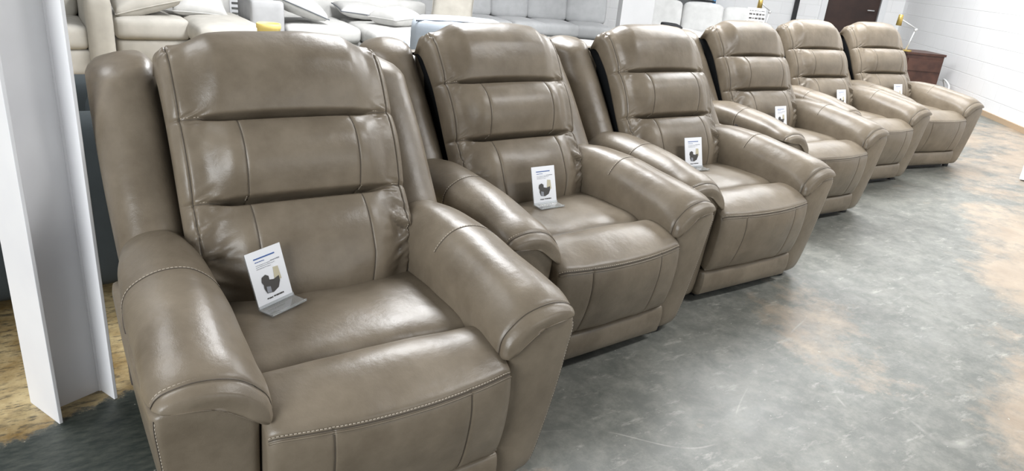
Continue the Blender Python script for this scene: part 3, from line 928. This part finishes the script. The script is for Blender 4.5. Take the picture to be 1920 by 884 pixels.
b_ = MB().add(put(rcube(.24, .22, .05, .02, .01), (0, 0, 0), (.1, .05, 0)))
o = b_.build('folded_throw', mat('black_cloth', (.015, .016, .018), .8)); at_rot(o, (6.62, 5.40, .65), -.4); 
tag(o, 'black folded throw lying by the white sofa near the pier', 'throw')
s = empty('side_bench', (6.62, 5.40, 0), -.4); tag(s, 'low white bench carrying a black folded throw', 'bench')
soft('bench_top', (.7, .4, .10), (0, 0, .57), OFFW, s, .03, .01); legs(s, (-.28, .28), (-.13, .13), WHITE, .52)
# shelving with dark goods and blue uprights against the back wall
s = empty('storage_rack', (9.20, 7.66, 0), aB+PI); tag(s, 'black shelving rack with pale blue uprights behind the white sofa', 'rack')
b_ = MB()
for z in (.35, .90, 1.02, 1.5): b_.box((0, 0, z), (.95, .34, .025))
b_.build('shelf', BLACK, s, smooth=False)
for x in (-.46, .46):
    for y in (-.15, .15): MB().box((x, y, .9), (.035, .03, 1.8)).build('upright', BLUE, s, smooth=False)

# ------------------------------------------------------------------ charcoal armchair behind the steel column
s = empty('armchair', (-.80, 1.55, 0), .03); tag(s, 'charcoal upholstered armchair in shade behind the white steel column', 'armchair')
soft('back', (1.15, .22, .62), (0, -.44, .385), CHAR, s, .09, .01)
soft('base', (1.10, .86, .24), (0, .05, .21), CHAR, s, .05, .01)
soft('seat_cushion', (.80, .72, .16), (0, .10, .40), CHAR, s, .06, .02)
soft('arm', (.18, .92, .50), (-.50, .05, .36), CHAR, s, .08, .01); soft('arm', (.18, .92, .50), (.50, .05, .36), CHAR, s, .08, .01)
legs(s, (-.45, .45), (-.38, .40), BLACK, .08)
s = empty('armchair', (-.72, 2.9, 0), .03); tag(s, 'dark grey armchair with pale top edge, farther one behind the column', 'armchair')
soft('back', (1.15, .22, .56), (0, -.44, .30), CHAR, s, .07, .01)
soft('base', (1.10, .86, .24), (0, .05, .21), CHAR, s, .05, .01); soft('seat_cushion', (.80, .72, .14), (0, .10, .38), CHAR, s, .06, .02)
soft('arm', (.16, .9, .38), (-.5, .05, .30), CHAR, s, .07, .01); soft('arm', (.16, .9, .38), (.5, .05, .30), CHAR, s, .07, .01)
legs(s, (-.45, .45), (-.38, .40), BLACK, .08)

# ------------------------------------------------------------------ end tables, lamps, sign
def end_table(loc, rz, label, w_=.52, d_=.48, h_=.60):
    s = empty('end_table', loc, rz); tag(s, label, 'table')
    MB().box((0, 0, h_-.015), (w_+.03, d_+.03, .03)).build('table_top', DWOOD, s, smooth=False, bevel=.003)
    MB().box((0, 0, (h_+.02)/2-.01), (w_, d_, h_-.06)).build('body', DWOOD, s, smooth=False)
    MB().box((0, -d_/2-.008, .44), (w_-.05, .016, .16)).build('drawer', DWOOD, s, smooth=False, bevel=.002)
    MB().box((0, 0, .008), (w_-.04, d_-.04, .03)).build('plinth', BLACK, s, smooth=False)
    return s
def lamp(loc, rz, label):
    s = empty('desk_lamp', loc, rz); tag(s, label, 'lamp', 'brass desk lamps')
    MB().add(tube([(0, 0, 0), (0, 0, .018)], .075, 24)).build('base', GOLD, s, sharp=True)
    MB().add(tube([(0, 0, .015), (.05, 0, .26)], .009, 8)).add(tube([(.05, 0, .26), (.075, 0, .30)], .012, 8)).build('lower_arm', NICKEL, s)
    MB().add(tube([(.09, 0, .285), (-.17, 0, .40)], .008, 8)).build('upper_arm', NICKEL, s)
    MB().add(tube([(.045, 0, .275), (.075, 0, .285)], .018, 10)).build('joint', NICKEL, s)
    b_ = MB(); vs = []; fs = []; n = 20
    pr = [(.026, .06), (.030, .055), (.036, -.08), (.033, -.08), (.027, .05), (.0, .052)]
    for a in range(n):
        for r0, z0 in pr: vs.append((-.19+r0*math.cos(2*PI*a/n)-.2*z0*0, r0*math.sin(2*PI*a/n), .40+z0))
    m_ = len(pr)
    for a in range(n):
        for k in range(m_-1): fs.append((a*m_+k, ((a+1) % n)*m_+k, ((a+1) % n)*m_+k+1, a*m_+k+1))
    b_.add((vs, fs)); b_.build('lamp_shade', GOLD, s)
    return s
end_table((9.72, 3.72, 0), -.55, 'dark brown end table by the white block wall, holding a brass lamp')
lamp((9.42, 3.72, .60), -.58, 'brass desk lamp on the dark end table beside the last recliner')
# cord
o = MB().add(tube(spline([(9.62, 3.22, .01), (9.74, 3.18, .08), (9.92, 3.26, .20), (10.10, 3.44, .25), (10.26, 3.40, .02)], 40), .012, 6)).build('power_cord', WHITE)
tag(o, 'white power cord looping beside the foot of the dark end table', 'cord')
end_table((8.35, 5.35, 0), -.6, 'dark end table standing farther back behind the fourth recliner', h_=.62)
lamp((8.45, 5.35, .62), 0.0, 'smaller looking brass desk lamp behind the fourth recliner')
s = empty('sign_stand', (8.02, 5.17, .62), -.55); tag(s, 'white printed placard with black writing beside the farther lamp', 'sign')
MB().box(Matrix.Rotation(-.2, 3, 'X') @ Vector((0, 0, .17)), (.26, .008, .34), 0, Matrix.Rotation(-.2, 3, 'X')).build('panel', CARD, s, smooth=False)
R0 = Matrix.Rotation(-.2, 3, 'X'); rn = random.Random(3)
for zz, hh in ((.30, .012), (.255, .03), (.20, .03), (.155, .02), (.10, .045), (.05, .02)):
    b_ = MB(); x = -.10
    while x < .09:
        l = rn.uniform(.015, .05); p = R0 @ Vector((x+l/2, -.0055, zz)); b_.box(p, (l, .002, hh*rn.uniform(.6, 1)), 0, R0); x += l+.008
    b_.build('text_line', INKD, s, smooth=False)
# white cabinet cut by the right edge of the frame
s = empty('cabinet', (6.27, .50, 0), -1.45 + PI/2); tag(s, 'white cabinet corner cut off by the right edge of the photo', 'cabinet')
MB().box((0, 0, .46), (.50, .40, .90)).build('body', WHITE, s, smooth=False, bevel=.004)
MB().box((0, -.205, .47), (.46, .012, .84)).build('door', WHITE, s, smooth=False, bevel=.003)
